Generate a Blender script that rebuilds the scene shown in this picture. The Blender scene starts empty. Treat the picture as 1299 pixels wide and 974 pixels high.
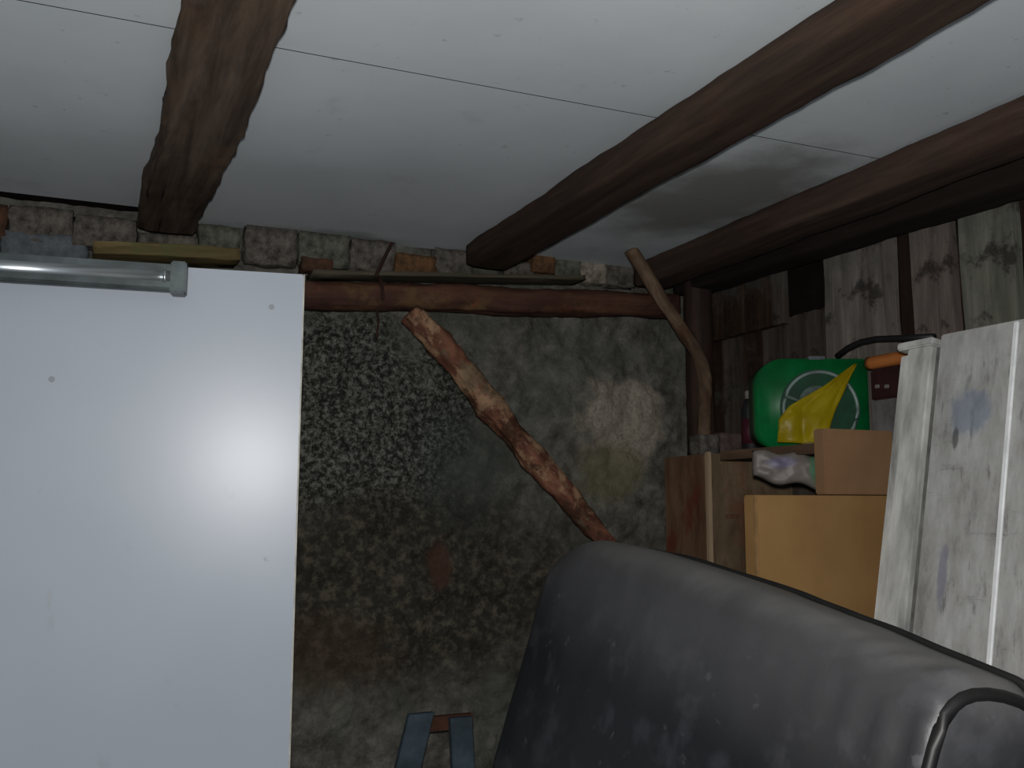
import bpy, bmesh, math, random
from mathutils import Vector, Matrix, noise
random.seed(7)
SC = bpy.context.scene
C = SC.collection
# ---------------------------------------------------------------- camera, world, lights, exposure
PITCH, YAW, F = math.radians(7), math.radians(24), 1263.0
EYE = Vector((0, 0, 1.4))
cd = bpy.data.cameras.new('camera'); cd.sensor_width = 36; cd.lens = 36*F/1299; cd.clip_start = .02
cam = bpy.data.objects.new('camera', cd); C.objects.link(cam)
cam.location = EYE; cam.rotation_euler = (math.radians(90)+PITCH, 0, -YAW)
SC.camera = cam
w = bpy.data.worlds.new('world'); SC.world = w; w.use_nodes = True
w.node_tree.nodes['Background'].inputs[0].default_value = (.62, .76, 1.0, 1)
w.node_tree.nodes['Background'].inputs[1].default_value = .17
ld = bpy.data.lights.new('camera_flash', 'SPOT'); ld.energy = 44; ld.spot_size = math.radians(104); ld.spot_blend = .55
ld.shadow_soft_size = .02; ld.color = (1, .985, .97)
FLASH = EYE + Vector((0.0, 0.0, .055))
fl = bpy.data.objects.new('camera_flash', ld); C.objects.link(fl); fl.location = FLASH; fl.rotation_euler = cam.rotation_euler
SC.view_settings.view_transform = 'Standard'; SC.view_settings.look = 'None'
SC.view_settings.gamma = 1; SC.view_settings.use_curve_mapping = False
SC.view_settings.exposure = 0.75

# ---------------------------------------------------------------- measuring helpers (1299 x 974 frame)
def ray(u, v):
    r = (u-649.5)/F; q = (487-v)/F
    up = q*math.cos(PITCH)+math.sin(PITCH); fw = math.cos(PITCH)-q*math.sin(PITCH)
    return Vector((fw*math.sin(YAW)+r*math.cos(YAW), fw*math.cos(YAW)-r*math.sin(YAW), up))
FW = Vector((math.sin(YAW), math.cos(YAW), 0)); RT = Vector((math.cos(YAW), -math.sin(YAW), 0)); UP = Vector((0, 0, 1))
def PP(u, v, pt, n):
    d = ray(u, v); return EYE + d*((pt-EYE).dot(n)/d.dot(n))
def PX(u, v, x): return PP(u, v, Vector((x, 0, 0)), Vector((1, 0, 0)))
def PY(u, v, y): return PP(u, v, Vector((0, y, 0)), Vector((0, 1, 0)))
def PF(u, v, t): return PP(u, v, FW*t, FW)

# ---------------------------------------------------------------- object helpers
def sm(me, on=True):
    me.polygons.foreach_set('use_smooth', [on]*len(me.polygons))
WM = {}
def obj(name, me, mat, parent=None, mw=None, smooth=False):
    if isinstance(me, bmesh.types.BMesh):
        bmesh.ops.recalc_face_normals(me, faces=me.faces)
        m = bpy.data.meshes.new(name); me.to_mesh(m); me.free(); me = m
    if smooth: sm(me)
    o = bpy.data.objects.new(name, me); C.objects.link(o)
    if mat and not me.materials: me.materials.append(mat)
    if mw is not None: o.matrix_world = mw
    if parent is not None:
        o.parent = parent; o.matrix_parent_inverse = Matrix.Identity(4)
        if mw is not None: o.matrix_local = WM.get(parent.name, parent.matrix_world).inverted() @ mw
        WM[o.name] = mw if mw is not None else WM.get(parent.name, parent.matrix_world)
    return o
def tag(o, label=None, cat=None, group=None, kind=None):
    if label: o['label'] = label
    if cat: o['category'] = cat
    if group: o['group'] = group
    if kind: o['kind'] = kind
    return o
def empty(name, label, cat, mw, group=None):
    o = bpy.data.objects.new(name, None); C.objects.link(o); o.empty_display_size = .1
    o.matrix_world = mw if isinstance(mw, Matrix) else Matrix.Translation(mw)
    return tag(o, label, cat, group)
def basis(o, x, y, z):
    m = Matrix.Identity(4)
    for i, a in enumerate((x, y, z)):
        for k in range(3): m[k][i] = a[k]
    m.translation = o
    return m
def frame(o, x, zhint=UP):
    x = x.normalized(); y = zhint.cross(x).normalized(); z = x.cross(y)
    return basis(o, x, y, z)
def box(bm, lo, hi, bev=0):
    lo = Vector(lo); hi = Vector(hi)
    r = bmesh.ops.create_cube(bm, size=1)
    for v in r['verts']: v.co = Vector(((lo[i]+hi[i])/2 + v.co[i]*(hi[i]-lo[i]) for i in range(3)))
    if bev:
        es = list({e for v in r['verts'] for e in v.link_edges})
        bmesh.ops.bevel(bm, geom=es, offset=bev, segments=2, affect='EDGES')
def boxo(name, lo, hi, mat, parent=None, bev=.002, mw=None, smooth=False):
    bm = bmesh.new(); box(bm, lo, hi, bev); return obj(name, bm, mat, parent, mw, smooth)
def ring_loft(bm, rings, cap=True):
    vs = [[bm.verts.new(p) for p in r] for r in rings]
    n = len(vs[0])
    for a, b in zip(vs, vs[1:]):
        for i in range(n): bm.faces.new((a[i], a[(i+1) % n], b[(i+1) % n], b[i]))
    if cap:
        bm.faces.new(vs[0][::-1]); bm.faces.new(vs[-1])
def fbm(p, o=4): return noise.fractal(Vector(p), 1.0, 2.0, o)
def log_mesh(pts, wid, hei, e=.5, n=20, step=.02, amp=.004, fr=9, bend=0, seed=0, knots=()):
    """rough timber along pts (local), superellipse section, exponent e (1 round, .2 square)"""
    pts = [Vector(p) for p in pts]; seg = [(b-a).length for a, b in zip(pts, pts[1:])]; L = sum(seg)
    N = max(3, int(L/step)); bm = bmesh.new(); rings = []
    def at(s):
        for a, b, l in zip(pts, pts[1:], seg):
            if s <= l+1e-6: return a.lerp(b, s/l)
            s -= l
        return pts[-1]
    for k in range(N+1):
        s = L*k/N; t = k/N
        c = (at(max(0, s-.03))+at(s)+at(min(L, s+.03)))/3
        d = (at(min(L, s+.04))-at(max(0, s-.04))).normalized()
        up = Vector((0, 0, 1)) if abs(d.z) < .9 else Vector((0, 1, 0))
        y = up.cross(d).normalized(); z = d.cross(y)
        wv = wid(t) if callable(wid) else wid; hv = hei(t) if callable(hei) else hei
        c = c + y*bend*fbm((s*2, seed, 3), 2) + z*bend*fbm((s*2, seed, 9), 2)
        kn = 1+sum(a*math.exp(-((s-p)/wd)**2) for p, wd, a in knots)
        r = []
        for i in range(n):
            a = 2*math.pi*i/n; ca, sa = math.cos(a), math.sin(a)
            yy = math.copysign(abs(ca)**e, ca)*wv/2*kn; zz = math.copysign(abs(sa)**e, sa)*hv/2*kn
            q = 1+amp/(min(wv, hv)/2)*(fbm((s*fr*.5+seed*7, ca*1.6, sa*1.6+seed), 4)+.35*fbm((s*fr*3, ca*5, sa*5+seed), 2))
            r.append(c+y*yy*q+z*zz*q)
        rings.append(r)
    ring_loft(bm, rings); return bm
def log(name, a, b, wid, hei, mat, parent=None, zhint=UP, mids=(), **k):
    mw = frame(a, b-a, zhint); inv = mw.inverted()
    return obj(name, log_mesh([inv@a]+[inv@m for m in mids]+[inv@b], wid, hei, **k), mat, parent, mw, smooth=True)
def tube_mesh(pts, r, n=10, bm=None):
    pts = [Vector(p) for p in pts]; bm = bm or bmesh.new(); rings = []
    for k, p in enumerate(pts):
        d = (pts[min(k+1, len(pts)-1)]-pts[max(k-1, 0)]).normalized()
        up = Vector((0, 0, 1)) if abs(d.z) < .95 else Vector((1, 0, 0))
        y = up.cross(d).normalized(); z = d.cross(y); rr = r(k/(len(pts)-1)) if callable(r) else r
        rings.append([p+y*rr*math.cos(2*math.pi*i/n)+z*rr*math.sin(2*math.pi*i/n) for i in range(n)])
    ring_loft(bm, rings); return bm
def rough_board(w, t, h, seed=0, amp=.002, nw=4, nh=24, ends=.004):
    """board centred in x(width) y(thickness), z 0..h, uneven edges"""
    bm = bmesh.new(); rings = []
    for k in range(nh+1):
        z = h*k/nh; r = []
        if k in (0, nh): z += 0
        outline = [(-w/2+w*i/nw, -t/2) for i in range(nw+1)]+[(w/2-w*i/nw, t/2) for i in range(nw+1)]
        for x, y in outline:
            dx = amp*fbm((z*5+seed, x*9, seed*3.1), 3)*1.5; dy = amp*fbm((z*4+seed, x*25, y*40+seed), 3)
            dz = ends*fbm((x*30+seed, k, 1), 2) if k in (0, nh) else 0
            r.append(Vector((x+dx, y+dy, z+dz)))
        rings.append(r)
    ring_loft(bm, rings); return bm
def stone_mesh(sx, sy, sz, seed=0, e=.35, amp=.12, cuts=5):
    bm = bmesh.new(); bmesh.ops.create_cube(bm, size=2)
    bmesh.ops.subdivide_edges(bm, edges=bm.edges[:], cuts=cuts, use_grid_fill=True)
    for v in bm.verts:
        p = v.co.copy(); q = p.normalized()*max(abs(p.x), abs(p.y), abs(p.z))*1.15
        p = p.lerp(q, e); f = 1+amp*fbm(p*1.3+Vector((seed*3.7, seed, 0)), 4)
        v.co = Vector((p.x*sx/2*f, p.y*sy/2*f, p.z*sz/2*f))
    return bm

# ---------------------------------------------------------------- material helpers
def lin(c):
    return tuple([((x/255)/12.92 if x/255 <= .04045 else ((x/255+.055)/1.055)**2.4) for x in c]+[1])
class NT:
    def __init__(s, name):
        s.m = bpy.data.materials.new(name); s.m.use_nodes = True; s.t = s.m.node_tree; s.n = s.t.nodes; s.l = s.t.links
        s.b = s.n['Principled BSDF']; s.tc = s.n.new('ShaderNodeTexCoord').outputs['Object']
    def new(s, t, **k):
        n = s.n.new('ShaderNode'+t)
        for a, b in k.items(): setattr(n, a, b)
        return n
    def link(s, a, b): s.l.new(a, b)
    def noise(s, scale, stretch=(1, 1, 1), detail=6, rough=.6, loc=(0, 0, 0), dist=0):
        mp = s.new('Mapping'); mp.inputs['Scale'].default_value = stretch; mp.inputs['Location'].default_value = loc
        s.link(s.tc, mp.inputs[0]); t = s.new('TexNoise'); t.inputs['Scale'].default_value = scale
        t.inputs['Detail'].default_value = detail; t.inputs['Roughness'].default_value = rough; t.inputs['Distortion'].default_value = dist
        s.link(mp.outputs[0], t.inputs['Vector']); return t.outputs['Fac']
    def ramp(s, fac, cols):
        r = s.new('ValToRGB'); e = r.color_ramp.elements
        while len(e) < len(cols): e.new(.5)
        for x, (p, c) in zip(e, cols): x.position = p; x.color = c if len(c) == 4 else lin(c)
        s.link(fac, r.inputs[0]); return r.outputs[0]
    def step(s, fac, lo, hi):
        r = s.new('MapRange', interpolation_type='SMOOTHSTEP'); r.inputs[1].default_value = lo; r.inputs[2].default_value = hi
        s.link(fac, r.inputs[0]); return r.outputs[0]
    def mul(s, a, b, op='MULTIPLY'):
        r = s.new('Math', operation=op)
        for i, x in enumerate((a, b)):
            if hasattr(x, 'links'): s.link(x, r.inputs[i])
            else: r.inputs[i].default_value = x
        return r.outputs[0]
    def mix(s, fac, a, b, blend='MIX'):
        r = s.new('Mix', data_type='RGBA', blend_type=blend)
        for i, x in ((0, fac), (6, a), (7, b)):
            if hasattr(x, 'links'): s.link(x, r.inputs[i])
            else: r.inputs[i].default_value = x if i == 0 else lin(x)
        return r.outputs[2]
    def blob(s, c, rad, soft=.6, wob=.5, ns=6):
        """mask: 1 inside an irregular patch round c (object coords) of radii rad"""
        mp = s.new('Mapping', vector_type='TEXTURE'); mp.inputs['Location'].default_value = c; mp.inputs['Scale'].default_value = rad
        s.link(s.tc, mp.inputs[0]); L = s.new('VectorMath', operation='LENGTH'); s.link(mp.outputs[0], L.inputs[0])
        nz = s.noise(ns, detail=5)
        a = s.mul(s.mul(nz, -.5, 'ADD'), wob*2); d = s.mul(L.outputs['Value'], a, 'ADD')
        r = s.new('MapRange', interpolation_type='SMOOTHSTEP'); r.inputs[1].default_value = 1+soft/2; r.inputs[2].default_value = 1-soft/2
        s.link(d, r.inputs[0]); return r.outputs[0]
    def bump(s, h, strength=.5, dist=.01):
        b = s.new('Bump'); b.inputs['Strength'].default_value = strength; b.inputs['Distance'].default_value = dist
        s.link(h, b.inputs['Height'])
        if s.b.inputs['Normal'].links: s.link(s.b.inputs['Normal'].links[0].from_socket, b.inputs['Normal'])
        s.link(b.outputs[0], s.b.inputs['Normal'])
    def col(s, c):
        if hasattr(c, 'links'): s.link(c, s.b.inputs['Base Color'])
        else: s.b.inputs['Base Color'].default_value = lin(c)
    def set(s, rough=.8, spec=.3, metal=0, coat=0):
        s.b.inputs['Roughness'].default_value = rough; s.b.inputs['Specular IOR Level'].default_value = spec
        s.b.inputs['Metallic'].default_value = metal; s.b.inputs['Coat Weight'].default_value = coat
        return s.m
def wood(name, cols, scale=30, stretch=(.08, 1, 1), rough=.8, spec=.2, bump=.6, patch=None, dist=.004, crack=None):
    t = NT(name); n = t.noise(scale, stretch, 8, .65, dist=.4); c = t.ramp(n, cols)
    if patch:
        for (k, sc, lo, hi, pc, amt) in patch:
            c = t.mix(t.mul(t.step(t.noise(sc, (.6, 1, .6), 6, .7, loc=(k, k*2, k)), lo, hi), amt), c, pc)
    if crack:
        cr = t.step(t.noise(crack, (.04, 1, 1), 3, loc=(3, 1, 4)), .60, .66); c = t.mix(cr, c, (22, 16, 12))
    t.col(c); t.bump(n, bump, dist); return t.set(rough, spec)
def plain(name, c, rough=.6, spec=.4, metal=0, var=.25, scale=20, bump=0, stretch=(1, 1, 1)):
    t = NT(name); n = t.noise(scale, stretch)
    d = tuple(max(0, x*(1-var)) for x in c); b = tuple(min(255, x*(1+var*.5)) for x in c)
    t.col(t.ramp(n, [(.3, d), (.7, b)]))
    if bump: t.bump(n, bump, .004)
    return t.set(rough, spec, metal)

# ---------------------------------------------------------------- materials
M = {}
t = NT('white_ceiling_paint')
c = t.ramp(t.noise(2.2, detail=4), [(.3, (196, 203, 206)), (.7, (212, 218, 220))])
c = t.mix(t.mul(t.step(t.noise(38, detail=4, loc=(4, 4, 4)), .66, .74), .35), c, (110, 105, 95))
c = t.mix(t.mul(t.step(t.noise(7, detail=6, loc=(9, 2, 1)), .6, .75), .25), c, (150, 150, 145))
c = t.mix(t.mul(t.blob((1.33, 1.83, 2.1), (.18, .33, .5), .9, .5, 9), .7), c, (96, 88, 78))
c = t.mix(t.mul(t.blob((.62, 2.50, 2.1), (.16, .05, .2), 1, .7, 14), .5), c, (110, 115, 100))
t.col(c); t.bump(t.noise(60), .08, .002); M['ceil'] = t.set(.6, .35)
M['dark'] = plain('dark_void_boards', (30, 24, 20), .95, .1)
t = NT('rubble_wall_mortar')
fine = t.noise(95, detail=5, rough=.7); mid = t.noise(15, detail=9, rough=.76, loc=(2, 3, 1))
c = t.ramp(mid, [(.30, (56, 54, 48)), (.5, (106, 104, 96)), (.70, (146, 142, 132))])
c = t.mix(t.mul(t.step(t.noise(3.3, detail=4, loc=(5, 0, 2)), .45, .6), .35), c, (88, 96, 82))
# dark mottled region with pale specks, left half
mk = t.blob((.62, 2.5, 1.62), (.42, 1, .27), .5, .7, 5)
sp = t.step(t.noise(72, detail=4, rough=.8, loc=(1, 7, 3)), .40, .70)
spk = t.mix(sp, (40, 40, 36), (134, 136, 125))
c = t.mix(mk, c, spk)
mk = t.blob((.75, 2.5, 1.18), (.62, 1, .25), .7, .6, 4)
spk = t.mix(t.step(t.noise(40, detail=5, rough=.7, loc=(8, 7, 3)), .42, .7), (42, 39, 32), (104, 95, 80))
c = t.mix(t.mul(mk, .85), c, spk)
c = t.mix(t.mul(t.blob((.58, 2.5, 1.03), (.2, 1, .1), .8, .8, 9), .45), c, (84, 68, 50))
rq = PY(563, 718, 2.5)
c = t.mix(t.mul(t.blob((rq.x, 2.5, rq.z), (.03, 1, .06), .8, .8, 14), .8), c, (84, 58, 46))
c = t.mix(t.mul(t.blob((1.0, 2.5, 1.5), (.14, 1, .16), 1, .6, 7), .5), c, (70, 76, 72))
c = t.mix(t.mul(t.blob((1.48, 2.5, 1.66), (.14, 1, .12), .6, .7, 9), .85), c, t.ramp(fine, [(.3, (140, 128, 112)), (.7, (196, 186, 168))]))
c = t.mix(t.mul(t.blob((1.42, 2.5, 1.5), (.1, 1, .08), .8, .7, 9), .6), c, (128, 122, 88))
c = t.mix(t.mul(t.step(fine, .35, .2), .5), c, (30, 28, 25))
t.col(c); t.bump(mid, .9, .012); t.bump(fine, .8, .006); M['wall'] = t.set(.92, .15)
def stonemat(name, a, b):
    t = NT(name); n = t.noise(34, detail=7, rough=.75); t.col(t.ramp(n, [(.36, a), (.64, b)])); t.bump(n, .8, .005); return t.set(.92, .15)
M['st_green'] = stonemat('green_grey_stone', (56, 58, 50), (112, 113, 100))
M['st_grey'] = stonemat('warm_grey_stone', (56, 52, 47), (116, 110, 102))
M['st_brick'] = stonemat('orange_brick', (66, 50, 36), (118, 86, 58))
M['st_red'] = stonemat('rusty_brick', (58, 44, 36), (92, 64, 50))
M['st_pale'] = stonemat('pale_stone', (92, 86, 74), (168, 158, 142))
M['st_blue'] = stonemat('blue_grey_block', (78, 82, 84), (106, 112, 116))
M['st_purple'] = stonemat('mauve_brick', (66, 54, 52), (104, 88, 86))
M['beam_l'] = wood('weathered_brown_beam', [(.25, (44, 35, 29)), (.45, (74, 60, 49)), (.6, (94, 79, 66)), (.8, (120, 104, 88))], 34,
                   patch=[(2, 6, .52, .7, (100, 74, 48), .5), (7, 9, .55, .7, (52, 38, 28), .7)], crack=28, bump=.9)
M['beam_m'] = wood('dark_brown_beam', [(.25, (36, 28, 24)), (.5, (60, 47, 39)), (.75, (84, 66, 54))], 30,
                   patch=[(4, 4, .5, .65, (82, 54, 38), .4)], bump=.6)
M['beam_r'] = wood('red_brown_beam', [(.25, (40, 31, 27)), (.5, (66, 52, 45)), (.75, (90, 72, 62))], 30,
                   patch=[(1, 4, .5, .65, (74, 48, 40), .4)], bump=.6)
M['beam_d'] = wood('near_black_beam', [(.25, (20, 16, 13)), (.6, (38, 30, 26)), (.85, (52, 42, 36))], 30, bump=.5)
M['log'] = wood('peeled_red_log', [(.25, (46, 30, 25)), (.5, (76, 50, 40)), (.75, (104, 72, 55))], 26,
                patch=[(3, 7, .46, .60, (48, 28, 26), .8), (8, 6, .55, .68, (112, 88, 56), .6), (5, 20, .58, .68, (126, 70, 42), .6)], bump=1.0)
M['brace'] = wood('flaking_bark_pole', [(.25, (64, 40, 32)), (.5, (104, 66, 50)), (.72, (150, 102, 80))], 24, (.45, 1, 1),
                  patch=[(3, 14, .5, .60, (172, 140, 108), .7), (6, 16, .52, .62, (62, 40, 28), .85), (9, 10, .55, .66, (104, 98, 76), .6)], bump=.9, dist=.008)
M['branch'] = wood('bent_branch_bark', [(.25, (50, 38, 30)), (.5, (92, 74, 58)), (.75, (132, 112, 90))], 26, (.3, 1, 1),
                   patch=[(3, 9, .5, .62, (86, 58, 40), .7)], bump=.8)
M['post'] = wood('dark_red_post', [(.25, (30, 24, 21)), (.5, (52, 40, 35)), (.8, (78, 60, 50))], 30, patch=[(2, 5, .5, .62, (66, 38, 32), .5)], bump=.7)
M['moss'] = wood('mossy_plank', [(.25, (66, 56, 36)), (.5, (106, 92, 60)), (.8, (140, 122, 84))], 30, patch=[(2, 8, .5, .62, (84, 92, 56), .6)], bump=.7)
M['topplank'] = wood('grey_green_plank', [(.25, (48, 44, 36)), (.6, (86, 80, 66)), (.85, (110, 104, 86))], 30, bump=.6)
def plankmat(name, a, b, c_, st=(1, 1, .07)):
    return wood(name, [(.25, a), (.5, b), (.78, c_)], 34, st, patch=[(3, 16, .54, .64, (34, 30, 28), .75), (5, 6, .5, .62, (84, 86, 80), .5), (11, 5, .55, .65, (52, 44, 40), .6)], bump=.7)
M['pl_a'] = plankmat('weathered_grey_plank', (74, 69, 65), (118, 111, 104), (158, 151, 144))
M['pl_b'] = plankmat('weathered_mauve_plank', (76, 67, 62), (112, 101, 95), (138, 125, 118))
M['pl_c'] = plankmat('weathered_green_plank', (74, 74, 66), (110, 110, 99), (142, 142, 131))
M['pl_d'] = plankmat('brown_grey_plank', (42, 37, 33), (74, 66, 59), (106, 96, 88))
M['pl_k'] = plankmat('dark_brown_plank', (28, 20, 16), (52, 38, 30), (76, 58, 46))
M['batten'] = wood('rust_brown_batten', [(.25, (22, 17, 14)), (.7, (50, 36, 27))], 30, (1, 1, .08))
# white lacquered panel
t = NT('white_lacquered_panel')
c = t.ramp(t.noise(1.4, detail=3), [(.3, (184, 192, 202)), (.7, (196, 203, 211))])
vo = t.new('TexVoronoi'); vo.inputs['Scale'].default_value = 9; t.link(t.tc, vo.inputs['Vector'])
dm = t.mul(t.mul(vo.outputs['Distance'], .055, 'LESS_THAN'), t.step(t.noise(4), .45, .5))
c = t.mix(t.mul(dm, .5), c, (118, 120, 122))
c = t.mix(t.mul(t.step(t.noise(16, (1, 1, .5), detail=7, loc=(3, 3, 3)), .62, .72), .16), c, (150, 150, 146))
t.col(c); t.bump(t.noise(3), .03, .01); M['panel'] = t.set(.31, .42)
M['edge'] = plain('panel_edge_band', (204, 200, 186), .5)
M['steel'] = plain('brushed_silver', (178, 184, 186), .28, .5, .75, .15, 12, stretch=(.1, 1, 1))
M['steel_d'] = plain('grey_zinc', (84, 92, 92), .45, .5, .6, .3, 14)
M['rust'] = plain('rusty_wire', (52, 34, 26), .8, .2)
# vinyl
t = NT('black_vinyl')
n1 = t.noise(5, detail=6, rough=.6); n2 = t.noise(14, detail=5, loc=(3, 1, 5))
c = t.ramp(n1, [(.35, (10, 11, 13)), (.7, (24, 25, 28))])
c = t.mix(t.mul(t.step(n2, .5, .66), .5), c, (56, 56, 60))
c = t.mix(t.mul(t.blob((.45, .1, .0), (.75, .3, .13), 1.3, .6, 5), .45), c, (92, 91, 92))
c = t.mix(t.mul(t.blob((.45, .01, .012), (.8, .06, .05), 1.0, .4, 9), .45), c, (128, 126, 122))  # front rim highlight painted as a pale band over the dusty top
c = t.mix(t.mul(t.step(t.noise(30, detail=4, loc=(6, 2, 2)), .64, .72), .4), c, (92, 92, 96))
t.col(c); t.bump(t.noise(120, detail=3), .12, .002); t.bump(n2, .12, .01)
rr = t.new('MapRange'); rr.inputs[3].default_value = .33; rr.inputs[4].default_value = .6; t.link(n1, rr.inputs[0]); t.set(.45, .45)
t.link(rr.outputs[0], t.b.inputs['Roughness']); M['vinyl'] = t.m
M['piping'] = plain('black_piping', (24, 23, 22), .5, .4)
M['piping_g'] = plain('lit_grey_piping', (118, 116, 108), .5, .4)  # paler copy of the piping: light caught on the far end, put in its colour
M['wood_dk'] = plain('dark_seat_base', (34, 28, 24), .7, .3)
# cardboard, boxes
def card(name, a, b):
    t = NT(name); n = t.noise(6, detail=5); c = t.ramp(n, [(.3, a), (.7, b)])
    f = t.noise(60, (1, 1, .05), 3); c = t.mix(t.mul(f, .12), c, (90, 66, 40)); t.col(c); t.bump(f, .1, .001); return t.set(.85, .2)
M['card'] = card('tan_cardboard', (142, 108, 66), (160, 124, 78))
M['card2'] = card('brown_cardboard', (132, 100, 70), (150, 116, 84))
M['card_e'] = plain('cardboard_edge', (150, 118, 78), .9, .2)
M['oldbox'] = wood('grimy_brown_board', [(.25, (62, 50, 38)), (.5, (104, 88, 68)), (.8, (136, 116, 92))], 16, (1, 1, .4),
                   patch=[(3, 7, .54, .66, (112, 62, 42), .6), (8, 9, .55, .68, (46, 38, 30), .7)], bump=.5)
M['oldbox2'] = wood('red_brown_board', [(.25, (62, 44, 32)), (.5, (106, 80, 60)), (.8, (138, 108, 84))], 16, (1, 1, .3),
                    patch=[(3, 9, .52, .64, (104, 46, 32), .7)], bump=.5)
M['lightedge'] = wood('bare_light_edge', [(.3, (140, 120, 96)), (.7, (180, 158, 130))], 30, (1, 1, .1))
M['shelf'] = wood('shelf_board', [(.3, (60, 46, 36)), (.7, (108, 86, 66))], 30, (1, .1, 1))
M['g_plastic'] = plain('green_plastic', (6, 104, 52), .42, .5, 0, .3, 9)
M['g_dark'] = plain('dark_green_plastic', (10, 60, 36), .5, .4, 0, .4, 14)
M['ring'] = plain('pale_grey_ring', (120, 138, 132), .4, .5)
M['hubm'] = plain('grey_green_hub', (84, 104, 96), .5, .4, 0, .4, 30)
t = NT('yellow_plastic_sheet'); n = t.noise(12, detail=4)
c = t.ramp(n, [(.3, (176, 150, 8)), (.7, (206, 186, 20))]); c = t.mix(t.mul(t.step(t.noise(16, loc=(2, 2, 2)), .62, .72), .6), c, (196, 134, 16))
t.col(c); M['yellow'] = t.set(.4, .5)
M['cream'] = plain('cream_plastic', (160, 148, 96), .6)
t = NT('printed_bag'); c = t.ramp(t.noise(14), [(.3, (96, 88, 82)), (.7, (128, 121, 114))])
c = t.mix(t.mul(t.blob((.062, 0, .005), (.02, 1, .035), .8, .6, 20), .8), c, (70, 130, 92))
c = t.mix(t.mul(t.blob((-.015, 0, .015), (.03, 1, .012), .8, .6, 20), .7), c, (104, 98, 128))
t.col(c); M['bag'] = t.set(.5, .5)
M['white_d'] = plain('dull_white_plastic', (130, 126, 120), .6)
M['black_p'] = plain('black_plastic', (34, 32, 34), .5, .4)
M['crimson'] = plain('crimson_label', (66, 20, 32), .6)
M['slab'] = plain('grey_plastic_case', (108, 104, 104), .6, .3)
M['maroon'] = plain('dark_maroon_case', (52, 28, 28), .6, .3)
M['handle'] = wood('orange_wood_handle', [(.3, (150, 84, 40)), (.7, (196, 122, 66))], 30, rough=.5)
# white weathered board (object coords: x = along board, y = up, z = out)
t = NT('dirty_white_board')
c = t.ramp(t.noise(12, (1.4, .5, 1), 8, .7), [(.28, (120, 118, 114)), (.45, (164, 163, 159)), (.7, (196, 196, 193))])
c = t.mix(t.mul(t.step(t.noise(30, (1.5, .35, 1), 6, .75, loc=(5, 2, 0)), .55, .68), .6), c, (96, 94, 90))
c = t.mix(t.mul(t.step(t.noise(14, (.4, 2.5, 1), 5, .75, loc=(1, 9, 0)), .6, .7), .5), c, (92, 92, 90))
M['_tb'] = (t, c)
M['stile'] = plain('chalky_white_stile', (196, 196, 190), .6, .35, 0, .32, 22, .3, (1, .25, 1))
M['groove'] = plain('grey_groove', (112, 112, 108), .7)
M['bead'] = plain('bright_white_bead', (240, 241, 240), .45, .4, 0, .08)
M['trestle'] = plain('blue_grey_painted_metal', (62, 76, 84), .5, .4, 0, .35, 14)
M['rustb'] = plain('rusty_bracket', (78, 50, 36), .8, .2)
M['floor'] = plain('earth_floor', (70, 64, 56), .95, .1, 0, .4, 6, .5)

# ================================================================= THE SETTING
D, XR, XL, ZC = 2.52, 1.75, -1.35, 2.1
boxo('floor', (XL-.1, -.6, -.1), (XR+.15, D+.15, 0), M['floor'], bev=0)['kind'] = 'structure'
# ceiling: backing deck with painted sheets nailed below it
ce = boxo('ceiling', (XL-.1, -.6, ZC+.012), (XR+.15, D+.15, ZC+.08), M['dark'], bev=0); ce['kind'] = 'structure'
xs = [XL, -.46, .19, 1.01, XR+.02]; ys = [-.6, .42, 1.478, D+.005]
for i in range(4):
    for j in range(3):
        g = .0009
        y1 = ys[j+1]-g
        if j == 2 and i < 2: y1 = 2.44                  # dark gap left of the first beam
        a, b_ = Vector((xs[i]+g, ys[j]+g, ZC)), Vector((xs[i+1]-g, y1, ZC+.011))
        p = boxo('ceiling_panel', a, b_, M['ceil'], ce, bev=0)
for y in (ys[1], ys[2]): boxo('seam_filler', (XL, y-.0009, ZC-.0004), (XR+.02, y+.0008, ZC+.0115), M['dark'], ce, bev=0)
for x in (xs[1],): boxo('seam_filler', (x-.0009, ys[0], ZC-.0005), (x+.0009, 2.46, ZC+.0115), M['dark'], ce, bev=0)
# rubble wall: real relief
def wall_grid(name, mk, nu, nv, mat):
    bm = bmesh.new(); g = [[bm.verts.new(mk(i/nu, j/nv)) for i in range(nu+1)] for j in range(nv+1)]
    for j in range(nv):
        for i in range(nu): bm.faces.new((g[j][i], g[j][i+1], g[j+1][i+1], g[j+1][i]))
    o = obj(name, bm, mat, smooth=True); o['kind'] = 'structure'; return o
def relief(x, z):
    p = Vector((x*4.2, 0, z*5.2)); d, pts = noise.voronoi(p+Vector((fbm((x*6, 1, z*6), 2)*.25, 0, fbm((x*6, 5, z*6), 2)*.25)))
    st = min(1, (d[1]-d[0])*2.2)
    return -.018*st - .013*fbm((x*13, 2, z*13), 4) - .006*fbm((x*50, 2, z*50), 3)
X0, X1 = XL-.02, XR+.08
wall_back = wall_grid('wall_back', lambda s, q: Vector((X0+(X1-X0)*s, D+.012+relief(X0+(X1-X0)*s, q*(ZC+.01)), q*(ZC+.01))), 330, 230, M['wall'])
boxo('trim_1', (X0, D+.05, 0), (X1, D+.12, ZC+.01), M['dark'], bev=0)['kind'] = 'structure'
wall_grid('wall_left', lambda s, q: Vector((XL-.012-relief(s*3.1+5, q*ZC), -.6+(D+.6)*s, q*(ZC+.01))), 90, 60, M['wall'])
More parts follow.
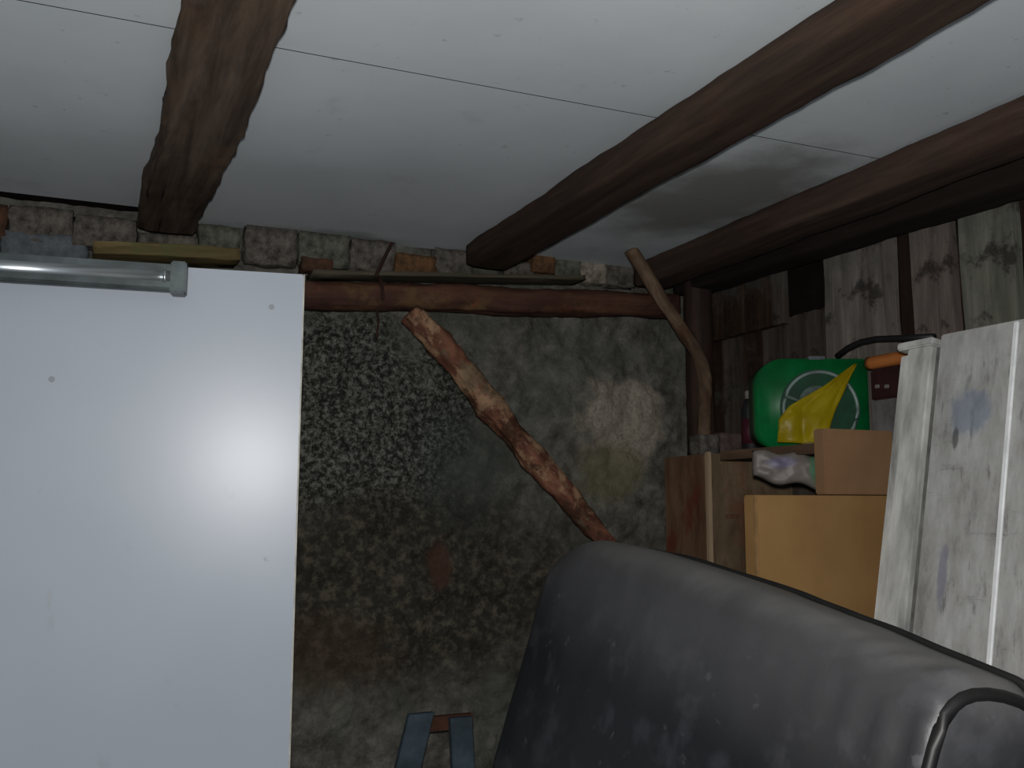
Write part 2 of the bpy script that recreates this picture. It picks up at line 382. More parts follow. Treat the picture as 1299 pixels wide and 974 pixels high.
def stone(u0, v0, u1, v1, mat, y=2.494, dep=.045, seed=0, e=.14):
    a = PY(u0-2, v1, y); b = PY(u1+2, v0, y)
    return obj('stone', stone_mesh(b.x-a.x, dep, b.z-a.z, seed, e), M[mat], wall_back, Matrix.Translation(((a.x+b.x)/2, y+.012, (a.z+b.z)/2)), True)
for k, s in enumerate([(12, 268, 92, 304, 'st_grey'), (94, 280, 172, 312, 'st_grey'), (-60, 262, 8, 300, 'st_red'), (0, 302, 108, 330, 'st_blue'),
                       (-70, 300, -3, 328, 'st_blue'), (252, 290, 303, 322, 'st_green'), (311, 292, 374, 334, 'st_grey'), (380, 299, 442, 336, 'st_green'),
                       (446, 308, 499, 342, 'st_grey'), (552, 320, 600, 348, 'st_grey'), (640, 335, 674, 352, 'st_grey'), (703, 328, 733, 352, 'st_green'),
                       (737, 330, 766, 358, 'st_pale'), (768, 332, 802, 362, 'st_grey'), (176, 302, 250, 322, 'st_grey')]):
    stone(*s, seed=k)
for k, s in enumerate([(502, 327, 550, 350, 'st_brick'), (676, 324, 701, 345, 'st_brick'), (384, 330, 420, 343, 'st_red')]):
    o = stone(*s, y=2.478, seed=20+k, e=.08); o.name = 'brick'
# right wall: vertical planks with gaps over a dark backing
wr = boxo('wall_right', (XR+.035, -.6, 0), (XR+.08, D+.1, ZC+.01), M['dark'], bev=0); wr['kind'] = 'structure'
def plank(y0, y1, z0, z1, mat, seed, x=XR, name='plank', t=.024):
    bm = rough_board(y1-y0, t, z1-z0, seed, .003, nh=max(4, int((z1-z0)/.06)))
    mw = basis(Vector((x+t/2, (y0+y1)/2, z0)), Vector((0, -1, 0)), Vector((1, 0, 0)), UP)
    return obj(name, bm, M[mat], wr, mw)
k = 0
for y0, y1, m in [(1.735, 1.962, 'pl_a'), (1.60, 1.672, 'pl_b'), (1.562, 1.597, 'pl_b'), (1.402, 1.535, 'pl_c'), (1.17, 1.372, 'pl_a'), (1.0, 1.16, 'pl_b'),
                  (.80, .985, 'pl_c'), (.60, .79, 'pl_a'), (.42, .585, 'pl_b'), (.2, .41, 'pl_c'), (-.02, .19, 'pl_a'), (-.25, -.035, 'pl_b'), (-.45, -.26, 'pl_c'), (-.6, -.46, 'pl_a')]:
    plank(y0, y1, .01, 2.085, m, k); k += 1
for y0, y1 in [(1.676, 1.731), (1.539, 1.558), (1.376, 1.398)]:
    plank(y0, y1, .01, 2.085, 'batten', k, XR+.022, t=.012); k += 1
for y0, y1, m in [(1.968, 2.03, 'pl_d'), (2.036, 2.115, 'pl_d'), (2.122, 2.215, 'pl_d'), (2.222, 2.30, 'pl_k'), (2.306, 2.40, 'pl_d'), (2.406, 2.50, 'pl_k')]:
    plank(y0, y1, .01, 1.905, m, k); k += 1
for y0, y1, m in [(2.10, 2.14, 'pl_d'), (2.144, 2.26, 'pl_k'), (2.265, 2.36, 'pl_k'), (2.365, 2.50, 'pl_k')]:
    plank(y0, y1, 1.885, 2.085, m, k, XR-.026); k += 1

# ================================================================= TIMBERS
def ybeam(name, x0, x1, zb, zt, ya, yb, mat, label, dx=0, **k):
    a = Vector(((x0+x1)/2, yb, (zb+zt)/2)); b = Vector(((x0+x1)/2+dx, ya, (zb+zt)/2))
    return tag(log(name, a, b, (x1-x0)*1.03, (zt-zb), mat, **k), label, 'beam')
bl = ybeam('ceiling_beam', .126, .252, 2.044, 2.098, -.45, 2.455, M['beam_l'], 'rough weathered brown beam under the ceiling above the glossy white board', -.03,
           e=.36, amp=.004, fr=6, seed=3, bend=.004, knots=[(.72, .012, .05), (.60, .012, -.05), (.33, .03, .05), (.9, .05, .03)], n=28)
bm_ = ybeam('ceiling_beam', .950, 1.068, 2.036, 2.1, -.45, 2.44, M['beam_m'], 'long dark brown beam crossing the middle of the white ceiling', -.035,
            e=.3, amp=.003, fr=5, seed=5, bend=.006)
br = ybeam('ceiling_beam', 1.468, 1.578, 2.028, 2.1, -.45, 2.44, M['beam_r'], 'reddish brown ceiling beam nearest the plank wall, right of the middle beam', -.02,
           e=.28, amp=.003, fr=5, seed=8, bend=.006)
tag(log('wall_plate', Vector((1.672, 2.47, 2.068)), Vector((1.672, -.5, 2.028)), .11, .09, M['beam_d'], e=.35, amp=.003, seed=11),
    'near-black beam along the top of the plank wall', 'beam')
# wall plate log on the stone wall
A = PY(250, 369, 2.437); B = PY(858, 389, 2.437)
wl = log('round_log', A, B, .085, .070, M['log'], e=.7, amp=.006, fr=12, seed=2, bend=.01, n=24, step=.012)
tag(wl, 'reddish peeled log lying level across the stone wall', 'log')
A = PY(388, 349, 2.43); B = PY(738, 356, 2.43)
tag(log('thin_plank', A, B, .085, .012, M['topplank'], e=.2, amp=.001, seed=6), 'thin grey-green plank lying on top of the reddish log', 'plank')
A = PY(112, 319, 2.44); B = PY(306, 327, 2.44)
tag(log('mossy_plank', A, B, .1, .03, M['moss'], e=.3, amp=.004, seed=9), 'mossy yellow-brown plank on which the weathered beam ends', 'plank')
# diagonal brace
A = PY(516, 393, 2.378); M1 = PY(572, 452, 2.372); M2 = PY(645, 545, 2.37); Bq = PY(752, 668, 2.36); Bz = Bq+(Bq-M2)*.75
tag(log('diagonal_brace', A, Bz, lambda t: .058+.012*math.sin(t*5), lambda t: .058+.012*math.sin(t*5), M['brace'], e=.95, amp=.008, fr=14, seed=4, mids=(M1, M2, Bq), n=24, step=.012,
        knots=[(.12, .02, .14), (.2, .015, -.1), (.33, .025, .2), (.42, .02, -.12), (.5, .025, .16), (.62, .02, -.08)]), 'slanting round pole with flaking red bark in front of the stone wall', 'pole')
# crooked branch and corner post
A = PY(797, 312, 2.30)
tag(log('crooked_branch', A, PY(893, 566, 2.32), .036, .036, M['branch'], e=.95, amp=.004, fr=14, seed=14, mids=(PY(826, 358, 2.3), PY(862, 414, 2.3), PY(886, 446, 2.3), PY(896, 480, 2.3), PY(893, 530, 2.31)), step=.012),
    'bent pale branch running from the ceiling down to the corner post', 'branch')
X = PY(888, 500, 2.385).x
tag(log('corner_post', Vector((X, 2.385, 0)), Vector((X, 2.385, 2.095)), .075, .075, M['post'], zhint=Vector((0, 1, 0)), e=.75, amp=.005, seed=15),
    'dark red-brown upright post in the corner beside the crooked branch', 'post')
# wire twist round the log
wr_ = empty('wire_tie', 'dark rusty wire tied round the reddish log above the slanting pole', 'wire', PY(478, 370, 2.39))
c0 = PY(478, 371, 2.437)
pts = [Vector((c0.x+.004*math.sin(a*2), c0.y+.049*math.cos(a), c0.z+.044*math.sin(a))) for a in [i*2*math.pi/24 for i in range(25)]]
obj('loop', tube_mesh(pts, .0045, 8), M['rust'], wr_, Matrix.Identity(4))
obj('tail', tube_mesh([PY(476, 352, 2.385), PY(486, 330, 2.385), PY(497, 308, 2.39)], .0045, 8), M['rust'], wr_, Matrix.Identity(4))
obj('tail', tube_mesh([PY(478, 390, 2.386), PY(480, 408, 2.39), PY(478, 428, 2.40)], .003, 8), M['rust'], wr_, Matrix.Identity(4))

# ================================================================= WHITE PANEL
Pp = EYE + ray(318, 582)*2.02
n = ((EYE-Pp).normalized()+(FLASH-Pp).normalized()).normalized()      # faces the photographer
def on(u, v): return PP(u, v, Pp, n)
tr = on(387, 348); brt = on(368, 974); tl = on(0, 322)
up = (tr-brt).normalized(); xr = (tr-tl).normalized(); xr = (xr-up*xr.dot(up)).normalized(); nn = xr.cross(up)  # nn points to -view? fix below
if nn.dot(n) < 0: nn = -nn
hgt = tr.z/up.z
org = tr-up*hgt
Wp = .86
mwp = basis(org, xr, -nn, up)      # local x 0 = right edge, going left is -x; y into the wall; z up
pan = empty('white_board', 'large glossy white board standing against the stone wall on the left', 'board', mwp)
bm = bmesh.new(); box(bm, (-Wp, 0, .004), (-.003, .03, hgt), .002); obj('sheet', bm, M['panel'], pan, mwp)
bm = bmesh.new(); box(bm, (-.003, 0.0, .004), (.0, .03, hgt), .0008); obj('edge_strip', bm, M['edge'], pan, mwp)
# silver tube with end cap in front of the panel top
rt_ = PP(228, 353, Pp+n*.03, n); lt_ = PP(0, 338.5, Pp+n*.03, n)
ax = (rt_-lt_).normalized(); zt = nn.cross(ax); zt = zt if zt.z > 0 else -zt
mt = basis(rt_, ax, ax.cross(zt)*-1 if ax.cross(zt).dot(nn) > 0 else ax.cross(zt), zt)
tb = empty('tube_lamp', 'silver tube-shaped lamp with square end cap across the top of the glossy white board', 'lamp', mt)
Lt = .72; R = .021
bm = bmesh.new(); rings = []
for k in range(2):
    x = -Lt if k == 0 else -.012
    rings.append([Vector((x, R*math.cos(a), R*math.sin(a))) for a in [i*2*math.pi/32 for i in range(32)]])
ring_loft(bm, rings); tube_o = obj('tube', bm, M['steel'], tb, mt, True)
bm = bmesh.new(); box(bm, (-Lt, -.018, -.030), (-.006, .0, -.0215), .001); box(bm, (-Lt, -.018, -.030), (-.006, -.012, .024), .001); obj('back_channel', bm, M['steel_d'], tb, mt)
bm = bmesh.new(); box(bm, (-.016, -.026, -.034), (.014, .024, .030), .003); obj('end_cap', bm, M['steel_d'], tb, mt)
for x in (-.03, -.016):
    bm = bmesh.new(); rings = [[Vector((x+dx, (R+.0015)*math.cos(a), (R+.0015)*math.sin(a))) for a in [i*2*math.pi/32 for i in range(32)]] for dx in (0, .006)]
    ring_loft(bm, rings); obj('collar', bm, M['steel'] if x < -.02 else M['steel_d'], tube_o, mt, True)

# ================================================================= BLACK SEAT
Fp = EYE + ray(742, 688)*1.84; Np = EYE + ray(1268, 862)*.97
ax = (Np-Fp); L = ax.length+.013; ax.normalize()
nrm = ax.cross(UP).normalized()
if nrm.dot(RT) > 0: nrm = -nrm                       # faces left, toward the panel
upv = nrm.cross(ax).normalized(); upv = upv if upv.z > 0 else -upv
lean = math.radians(14)
wv = (upv*math.cos(lean)-nrm*math.sin(lean)).normalized(); nv = (nrm*math.cos(lean)+upv*math.sin(lean)).normalized()
ms = basis(Fp, ax, nv, wv)                           # local x along, y out of the face, z up; right-handed?
if ax.cross(nv).dot(wv) < 0: ms = basis(Fp, ax, nv, wv)
seat = empty('bench_seat', 'black vinyl bench seat with rounded backrest in front of the cardboard boxes', 'seat', ms)
H = .78
def seat_surface():
    T = .15; rt = .055
    prof = []                                        # (y, z, k) from front bottom over the top to back bottom
    nF = 26
    for i in range(nF): prof.append((T/2, -H+(H-rt)*i/nF, 0))
    for i in range(15):
        a = math.pi*i/14
        prof.append((T/2*math.cos(a) if False else (T/2-rt)*(1 if a < math.pi/2 else -1)+rt*math.cos(a) if abs(a-math.pi/2) > 1e-6 else 0, -rt+rt*math.sin(a), 1))
    for i in range(nF): prof.append((-T/2, -rt-(H-rt)*(i+1)/nF, 2))
    NX = 110; rings = []
    bow = lambda q: .026*math.sin(math.pi*q**.75)
    for k in range(NX+1):
        t = k/NX; s = L*(.5-.5*math.cos(math.pi*t)); s = L*(.6*t+.4*(.5-.5*math.cos(math.pi*t)))
        rf, rn = .14, .03
        drop = 0; thin = 1
        if s < rf: q = 1-s/rf; drop = rf*(1-math.sqrt(max(0, 1-q*q)))*.75
        if s > L-rn: q = 1-(L-s)/rn; drop = rn*(1-math.sqrt(max(0, 1-q*q)))
        if s < .05: thin = .35+.65*math.sqrt(1-(1-s/.05)**2)
        if s > L-.02: thin = .8+.2*math.sqrt(max(0, 1-(1-(L-s)/.02)**2))
        r = []
        for (y, z, kk) in prof:
            zz = z
            zz = -H+(z+H)*(H-drop+bow(s/L))/H
            yy = y*thin
            if y > 0:
                crown = .022*math.sin(math.pi*min(1, max(0, s/L)))**.5*math.sin(math.pi*min(1, -z/H))**.6 if z < 0 else 0
                yy += crown
                # creases gathering at the near top corner
                dn = L-s; w8 = min(1, dn/.03)*math.exp(-dn/.11)*math.exp(-((z+.06)/.09)**2)
                yy += .006*w8*math.sin((z*1.0+dn*.55)*230)
                yy += .004*fbm((s*5, z*5, 2), 3)
            r.append(Vector((s, yy, zz+.002*fbm((s*9, y*9, 7), 2))))
        rings.append(r)
    return rings
rings = seat_surface()
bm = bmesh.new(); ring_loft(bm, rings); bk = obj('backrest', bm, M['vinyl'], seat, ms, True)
top_b = [max(r[int(26+9):26+15], key=lambda p: p.z-p.y*.3) for r in rings]
# piping along the back top edge, down the far end, and round the near front edge
idx = 26+9
obj('piping', tube_mesh([r[idx]+Vector((0, -.001, .0045)) for r in rings[::2]], .0055, 10), M['piping'], bk, ms, True)
f = rings[0]; obj('piping', tube_mesh([f[i]+Vector((-.002, .002, 0)) for i in range(0, 32, 2)], .0032, 8), M['piping_g'], bk, ms, True)
f = [p+Vector((.0, .002 if p.y > 0 else -.002, .002 if k > 26 else 0)) for k, p in enumerate(rings[-2][:42])]
for _ in range(5): f = [f[0]]+[(f[i-1]+f[i]*2+f[i+1])/4 for i in range(1, len(f)-1)]+[f[-1]]
f2 = [f[0]]; 
for p in f[1:]:
    if (p-f2[-1]).length > .008: f2.append(p)
o = obj('piping', tube_mesh(f2, .0065, 12), M['piping'], bk, ms, True)
# seat cushion, plinth and feet (world aligned below the backrest)
base_o = Fp+wv*(-H); base_o = Vector((base_o.x, base_o.y, 0)); hx = Vector((ax.x, ax.y, 0)).normalized(); hy = Vector((nrm.x, nrm.y, 0)).normalized()
mb = basis(base_o, hx, hy, UP)
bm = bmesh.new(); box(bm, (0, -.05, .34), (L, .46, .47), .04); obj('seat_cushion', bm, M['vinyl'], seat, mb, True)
bm = bmesh.new(); box(bm, (.01, -.09, .10), (L-.01, .44, .345), .008); obj('base', bm, M['wood_dk'], seat, mb)
zt_ = max((Fp+wv*(-H)).z, (Np+wv*(-H)).z)+.03
bm = bmesh.new(); box(bm, (.01, -.09, .3), (L-.01, -.045, zt_), .006); obj('back_support', bm, M['wood_dk'], seat, mb)
for x in (.06, L-.1):
    for y in (-.05, .38): obj('foot', (lambda b: (box(b, (x, y, 0), (x+.04, y+.04, .105), .004), b)[1])(bmesh.new()), M['wood_dk'], seat, mb)

# ================================================================= CORNER STACK
# grimy brown box standing on a rubble stub in the corner
x0 = PY(898, 600, 2.1).x; zt_ = PY(898, 573, 2.1).z
ob = empty('brown_box', 'grimy brown wooden box in the corner left of the cardboard', 'box', Vector((x0, 2.1, 1.06)))
I = Matrix.Translation
def part(name, lo, hi, mat, parent, bev=.002, label=None):
    lo = Vector(lo); hi = Vector(hi); o = boxo(name, Vector((0, 0, 0)), hi-lo, mat, parent, bev, Matrix.Translation(lo))
    if label: o['label'] = label
    return o
part('front_board', (x0+.012, 2.1, 1.06), (1.742, 2.112, zt_-.004), M['oldbox'], ob)
part('side_board', (x0, 2.113, 1.06), (x0+.012, 2.30, zt_-.006), M['oldbox2'], ob)
part('corner_strip', (x0-.001, 2.098, 1.06), (x0+.011, 2.1125, zt_), M['lightedge'], ob, label='pale bare corner edge')
part('lid', (x0+.013, 2.113, zt_-.02), (1.742, 2.30, zt_-.004), M['oldbox'], ob)
part('back_board', (x0+.013, 2.288, 1.06), (1.742, 2.30, zt_-.021), M['oldbox'], ob)
part('crack_strip', (x0+.05, 2.0985, PY(930, 655, 2.1).z-.006), (1.70, 2.1, PY(930, 655, 2.1).z+.006), M['oldbox2'], ob)
o = obj('stone_stub', stone_mesh(1.735-x0+.01, .2, 1.03, 5, .02, .02), M['wall'], None, Matrix.Translation(((x0+1.735)/2, 2.2, .53)), True)
tag(o, 'low stub of rubble masonry under the brown box in the corner', 'masonry')
# bricks and bits on the box
for (u0, v0, u1, v1, y, m, lb) in [(890, 552, 913, 574, 2.16, 'st_grey', 'small pale grey brick on the brown box beside the corner post'),
                                   (915, 550, 945, 575, 2.19, 'st_purple', 'mauve brick lying on the brown box, right of the pale brick')]:
    a = PY(u0, v1, y); b = PY(u1, v0, y); sz = b.z-(zt_-.004)
    o = obj('loose_brick', stone_mesh(b.x-a.x, .06, sz, u0, .08, .05), M[m], None, Matrix.Translation(((a.x+b.x)/2, y+.03, zt_-.004+sz/2+.001)), True)
    tag(o, lb, 'brick')
# shelf board on the right wall
SZ = zt_-.004
sh = part('shelf', (1.44, 1.645, SZ-.022), (1.724, 2.0, SZ), M['shelf'], None, .002)
sh.location = sh.location; tag(sh, 'wooden shelf board on the plank wall carrying the green reel', 'shelf')
# cardboard
def cardbox(name, x0, x1, y0, y1, z0, z1, mat, label, flap=True):
    r = empty(name, label, 'box', Vector(((x0+x1)/2, (y0+y1)/2, z0)))
    part('carton', (x0, y0, z0), (x1, y1, z1), mat, r, .003)
    if flap:
        part('flap', (x0+.004, y0-.003, z0+.002), (x1-.003, y0-.0002, z1-.001), mat, r, .001)
        part('fold_edge', (x0-.002, y0-.004, z0+.002), (x0+.0038, y0+.004, z1-.004), M['card_e'], r, .0015, 'pale folded edge')
    return r
YC = 1.60; zl = PY(1000, 628, YC).z
a = PY(957, 628, YC)
cardbox('cardboard_box', a.x, 1.60, YC, YC+.036, zl-.62, zl, M['card'], 'large tan flattened cardboard box behind the black seat, lower of the two')
b = PY(1046, 543, YC)
cardbox('cardboard_box', b.x, 1.60, YC+.002, YC+.036, zl+.002, b.z, M['card2'], 'thin brown cardboard box standing on the large tan one', False)
r = empty('wooden_crate', 'plain dark wooden crate under the large cardboard box', 'crate', Vector((1.42, 1.72, 0)))
zc = zl-.624
for x in (a.x, 1.58):
    for y in (1.61, 1.82): part('leg', (x, y, 0), (x+.025, y+.025, zc-.021), M['wood_dk'], r)
part('top_board', (a.x-.003, 1.59, zc-.02), (1.61, 1.85, zc), M['wood_dk'], r)
part('side_board', (a.x-.002, 1.636, .1), (a.x+.01, 1.819, zc-.021), M['wood_dk'], r)
# printed bag hanging over the shelf edge
mwb = basis(PF(1000, 596, 2.17), RT, FW, UP)
bm = bmesh.new(); nu, nv_ = 30, 14; V = []
for side in (1, -1):
    g = []
    for j in range(nv_+1):
        row = []
        for i in range(nu+1):
            s = -1+2*i/nu; q = -1+2*j/nv_
            x = .078*s; top = .038-.006*s+.004*math.sin(s*7); bot = -.018-.026*(s+1)/2+.006*math.sin(s*5)
            z = bot+(top-bot)*(q+1)/2
            th = .014*math.sqrt(max(0, (1-s**4)*(1-q**4)))
            y = -side*th+.006*fbm((x*40, z*50, side), 3)*math.sqrt(max(0, (1-s**4)*(1-q**4)))
            row.append(bm.verts.new((x, y, z)))
        g.append(row)
    for j in range(nv_):
        for i in range(nu): bm.faces.new((g[j][i], g[j][i+1], g[j+1][i+1], g[j+1][i]))
bmesh.ops.remove_doubles(bm, verts=bm.verts, dist=.0003)
tag(obj('printed_bag', bm, M['bag'], None, mwb, True), 'crumpled pale plastic bag with green and mauve print below the yellow sheet', 'bag')

# ================================================================= GREEN REEL, YELLOW SHEET
T0 = 2.28
mg = basis(PF(1033, 512, T0), RT, FW, UP); px_ = T0/F
zb = SZ + .0025 - mg.translation.z                            # rests on the shelf / box top
gr = empty('hose_reel', 'green plastic hose reel with pale ring standing behind the yellow sheet', 'hose reel', Matrix.Translation((0, 0, 0)) @ basis(PF(1033, 512, T0)+UP*zb, RT, FW, UP))
def outline(x0, x1, z0, z1, rl, rr, n=8):
    pts = []
    for cx, cz, a0, r_ in ((x0+rl, z1-rl, 180, rl), (x1-rr, z1-rr, 90, rr), (x1-rr, z0+rr, 0, rr), (x0+rl*.7, z0+rl*.7, 270, rl*.7)):
        for i in range(n+1):
            a = math.radians(a0-90*i/n); pts.append((cx+r_*math.cos(a), cz+r_*math.sin(a)))
    return pts
def slab(pts, y0, y1, bev=.004):
    bm = bmesh.new(); f = bm.faces.new([bm.verts.new((x, y0, z)) for x, z in pts])
    r_ = bmesh.ops.extrude_face_region(bm, geom=[f]); vs = [v for v in r_['geom'] if isinstance(v, bmesh.types.BMVert)]
    bmesh.ops.translate(bm, verts=vs, vec=(0, y1-y0, 0))
    bmesh.ops.bevel(bm, geom=[e for e in bm.edges if abs(e.verts[0].co.y-e.verts[1].co.y) < 1e-6], offset=bev, segments=2, affect='EDGES')
    return bm
zr = .105
obj('casing', slab(outline(-.128, .127, zb, zr, .06, .012), 0, .10), M['g_plastic'], gr, mg, True)
def disc(cx, cz, r, y0, y1, n=40): return slab([(cx+r*math.cos(2*math.pi*i/n), cz+r*math.sin(2*math.pi*i/n)) for i in range(n)], y0, y1, .001)
cx, cz = .012, -.012
obj('inner_drum', disc(cx, cz, .092, -.004, .0), M['g_dark'], gr, mg)
rg = [Vector((cx+.085*math.cos(a), -.007, cz+.085*math.sin(a))) for a in [i*2*math.pi/48 for i in range(49)]]
obj('ring', tube_mesh(rg, .0042, 8), M['ring'], gr, mg, True)
obj('hub', disc(cx-.01, cz+.01, .042, -.014, -.004), M['hubm'], gr, mg)
for a in (40, 160, 280):
    d = Vector((math.cos(math.radians(a)), 0, math.sin(math.radians(a))))
    obj('spoke', tube_mesh([Vector((cx, -.008, cz))+d*.03, Vector((cx, -.008, cz))+d*.083], .005, 8), M['hubm'], gr, mg, True)
bm = bmesh.new(); box(bm, (-.01, .0, zr-.002), (.03, .03, zr+.006), .002); obj('latch', bm, M['st_blue'], gr, mg)
# yellow sheet (folded, stands on the bag in front of the reel)
mwy = basis(PF(1020, 560, 2.22), RT, FW, UP); inv = mwy.inverted()
def yl(u, v, t=2.22): return inv @ PF(u, v, t)
Lf = [yl(986, 561), yl(987, 532), yl(1000, 515), yl(1044, 490), yl(1084, 461, 2.23)]
Rf = [yl(1042, 564, 2.2), yl(1051, 545, 2.2), yl(1060, 520, 2.205), yl(1073, 490, 2.215), yl(1087, 462, 2.23)]
def poly(P_, t):
    k = min(int(t*4), 3); return P_[k].lerp(P_[k+1], t*4-k)
bm = bmesh.new(); nu, nv_ = 20, 28; g = []
for j in range(nv_+1):
    t = j/nv_; a, b = poly(Lf, t), poly(Rf, t)
    g.append([bm.verts.new(a.lerp(b, i/nu)+Vector((0, -.014*abs(math.sin((i/nu*1.6+t*.9)*math.pi))*(1-t)-.004*fbm((i/nu*5, t*5, 1), 3), 0))) for i in range(nu+1)])
for j in range(nv_):
    for i in range(nu): bm.faces.new((g[j][i], g[j][i+1], g[j+1][i+1], g[j+1][i]))
r_ = bmesh.ops.solidify(bm, geom=bm.faces[:], thickness=.0015)
yo = obj('yellow_sheet', bm, M['yellow'], None, mwy, True); tag(yo, 'bright yellow folded plastic sheet leaning against the green reel', 'plastic sheet')
p = PF(1030, 567, 2.2)
o = obj('cream_lump', stone_mesh(.042, .03, .02, 3, .6, .2), M['cream'], None, Matrix.Translation(p), True); tag(o, 'small cream plastic lump under the yellow sheet', 'scrap')
# dark bottle with white cap left of the reel
p = PF(953, 560, 2.46); p.z = SZ
bt = empty('dark_bottle', 'dark squat bottle with white cap and crimson label, left of the green reel', 'bottle', p)
def lathe(pr, n=24):
    bm = bmesh.new(); ring_loft(bm, [[Vector((r*math.cos(2*math.pi*i/n), r*math.sin(2*math.pi*i/n), z)) for i in range(n)] for r, z in pr]); return bm
zc_ = PF(953, 506, 2.46).z-SZ
obj('body', lathe([(.020, 0), (.023, .004), (.023, zc_*.8), (.016, zc_*.95), (.011, zc_)]), M['black_p'], bt, Matrix.Translation(p), True)
obj('cap', lathe([(.013, zc_), (.013, zc_+.018), (.010, zc_+.021)]), M['white_d'], bt, Matrix.Translation(p), True)
obj('label_band', lathe([(.0236, zc_*.15), (.0236, zc_*.62)]), M['crimson'], bt, Matrix.Translation(p), True)
# cases and tool on the shelf, right of the reel
def pfbox(name, u0, v0, u1, v1, x0, x1, yref, z0, z1, mat, label, cat):
    y1 = PX(u0, v0, x0).y; y0 = PX(u1, v0, x0).y
    return tag(part(name, (x0, y0, z0), (x1, y1, z1), mat, None, .004), label, cat)
xx = 1.66
z1 = PX(1115, 507, xx).z; z2 = PX(1115, 466, xx).z; z3 = z2+.002
o = pfbox('grey_case', 1104, 507, 1150, 543, xx, 1.745, 0, SZ+.001, z1, M['slab'], 'flat grey case on the shelf under the dark case', 'case')
dc = empty('dark_case', 'dark maroon case with pale latches lying on the flat grey case', 'case', Vector((1.7, 1.65, z1)))
part('body', (xx+.004, PX(1150, 500, xx).y, z1+.001), (1.743, PX(1102, 500, xx).y, z2), M['maroon'], dc, .005)
for u in (1112, 1124):
    q = PX(u, 490, xx); part('latch', (xx, q.y-.006, q.z-.004), (xx+.004, q.y+.006, q.z+.004), M['white_d'], dc, .001)
tl_ = empty('hand_tool', 'tool with orange-brown wooden handle and black curved arm lying on the dark case', 'tool', PX(1115, 446, xx+.02))
a = PX(1098, 448, 1.68); b = PX(1180, 442, 1.68); a.z = z2+.0165; b.z = z2+.0165
mh = frame(a, b-a); obj('handle', log_mesh([(0, 0, 0), ((b-a).length, 0, 0)], .03, .03, e=.9, amp=.0008), M['handle'], tl_, mh, True)
obj('curved_arm', tube_mesh([PX(u, v, 1.69) for u, v in ((1062, 452), (1075, 442), (1092, 434), (1112, 430), (1140, 429), (1185, 427))], .0075, 10), M['black_p'], tl_, Matrix.Identity(4), True)

# ================================================================= WHITE WEATHERED BOARD leaning on the right
TL = PX(1150, 437, 1.49); BL = PY(1114, 785, TL.y)
upb = (TL-BL).normalized(); nb = upb.cross(Vector((0, 1, 0))).normalized(); nb = nb if nb.x < 0 else -nb
al = Vector((0, -1, 0)); foot = TL-upb*(TL.z/upb.z)
mB = basis(foot, al, upb, al.cross(upb)); Binv = mB.inverted(); sgn = 1 if al.cross(upb).dot(nb) > 0 else -1
def bl_(u, v): q = Binv @ PP(u, v, TL, nb); return q.x, q.y
t, c = M['_tb']; q0 = bl_(1230, 522)
c = t.mix(t.mul(t.blob((q0[0], q0[1], 0), (.045, .04, 1), .6, .8, 30), .55), c, (112, 128, 150))
q1 = bl_(1212, 556); c = t.mix(t.mul(t.blob((q1[0], q1[1], 0), (.006, .02, 1), .6, .6, 30), .7), c, (66, 66, 68))
q1 = bl_(1195, 730); c = t.mix(t.mul(t.blob((q1[0], q1[1], 0), (.01, .05, 1), .6, .6, 30), .5), c, (100, 102, 130))
t.col(c); t.bump(t.noise(30, (1.5, .4, 1)), .35, .003); M['board'] = t.set(.6, .4)
wb = empty('white_door_leaf', 'dirty white painted door leaf leaning upright at the right', 'door', mB)
def bp(name, x0, x1, y0, y1, z0, z1, mat, bev=.002, label=None):
    zz = sorted((z0*sgn, z1*sgn)); bm = bmesh.new(); box(bm, (x0, y0, zz[0]), (x1, y1, zz[1]), bev)
    o = obj(name, bm, mat, wb, mB)
    if label: o['label'] = label
ty = bl_(1150, 437)[1]; tp = bl_(1240, 415)[1]; xg0 = bl_(1178, 500)[0]; xp0 = bl_(1192, 500)[0]; xbd = bl_(1284, 500)[0]
e0 = bl_(1124, 600)[0]; e1 = bl_(1137, 600)[0]; e2 = bl_(1168, 600)[0]; xg0 = e2; xp0 = bl_(1176, 600)[0]
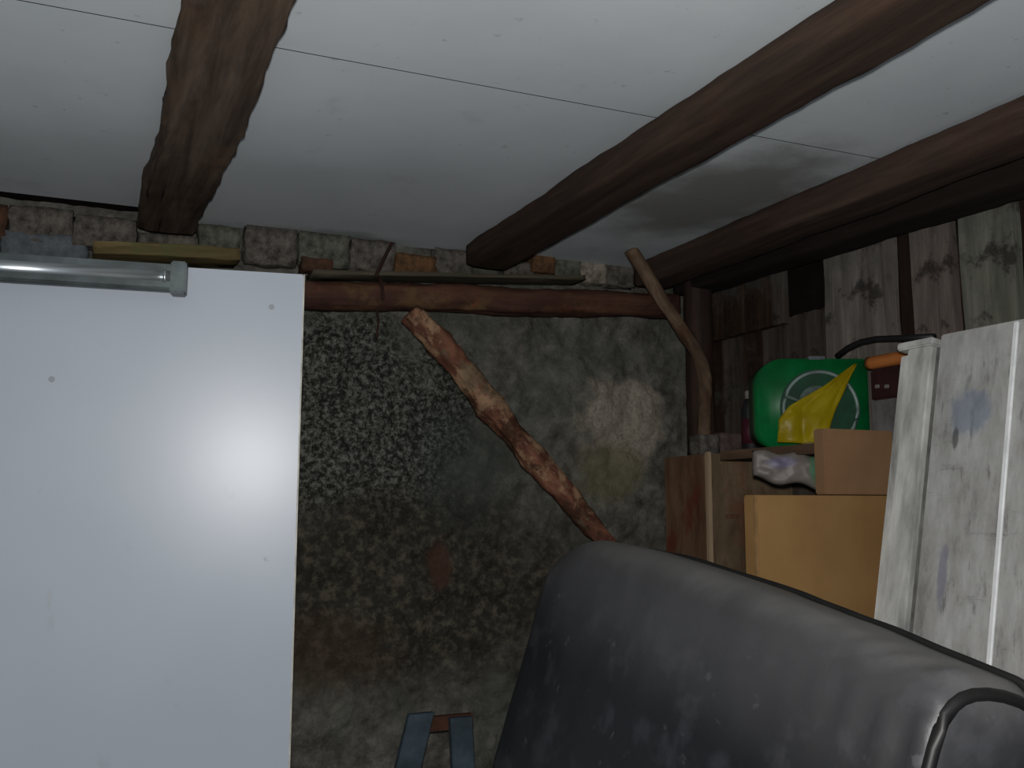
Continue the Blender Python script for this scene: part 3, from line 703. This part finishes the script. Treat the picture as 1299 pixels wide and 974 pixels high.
bp('edge_lip', e0, e1-.001, .0, ty-.02, -.03, -.006, M['stile'], .002, 'thin outer edge lip')
bp('stile', e1, xg0, .0, ty-.012, -.03, .004, M['stile'], .003, 'pale raised edge batten')
bp('stile_cap', e0-.001, xg0+.002, ty-.0115, ty+.004, -.03, .006, M['stile'], .003)
bp('groove_strip', xg0+.0005, xp0-.0005, .0, ty-.014, -.03, -.008, M['groove'], .001, 'dark groove beside the edge batten')
bp('main_sheet', xp0, .95, .0, tp, -.03, 0, M['board'], .003)
bp('bead', xbd-.005, xbd+.005, .02, tp-.005, .0003, .006, M['bead'], .002, 'bright white vertical bead')

# ================================================================= TRESTLE near the floor of the frame
tm = basis(PY(552, 905, 2.28), Vector((1, 0, 0)), Vector((0, 1, 0)), UP); ti = tm.inverted()
tr_ = empty('metal_trestle', 'blue-grey metal trestle low in front of the stone wall', 'trestle', Matrix.Translation((PY(552, 905, 2.28).x, 2.28, 0)))
def strap(pts, w_, th, y):
    bm = bmesh.new(); rings = []
    for u, v in pts:
        p = PY(u, v, y); rings.append([Vector((p.x+s*w_/2, y+q*th/2, p.z)) for s, q in ((-1, -1), (1, -1), (1, 1), (-1, 1))])
    # straight on down to the floor
    p = rings[-1]; q = rings[-2]; dx = (p[0].x-q[0].x)/(p[0].z-q[0].z)*(0-p[0].z)
    rings.append([Vector((r.x+dx*.35, r.y, 0)) for r in p]); ring_loft(bm, rings)
    bmesh.ops.bevel(bm, geom=bm.edges[:], offset=.0025, segments=1, affect='EDGES'); return bm
obj('leg', strap([(534, 904), (517, 974)], .062, .02, 2.28), M['trestle'], tr_, Matrix.Identity(4))
obj('leg', strap([(584, 909), (587, 974)], .056, .02, 2.28), M['trestle'], tr_, Matrix.Identity(4))
a = PY(552, 928, 2.30); b = PY(574, 904, 2.30)
bm = bmesh.new(); box(bm, (a.x-.06, 2.291, a.z+.002), (b.x+.05, 2.31, b.z-.004), .002); obj('cross_bar', bm, M['rustb'], tr_, Matrix.Identity(4))
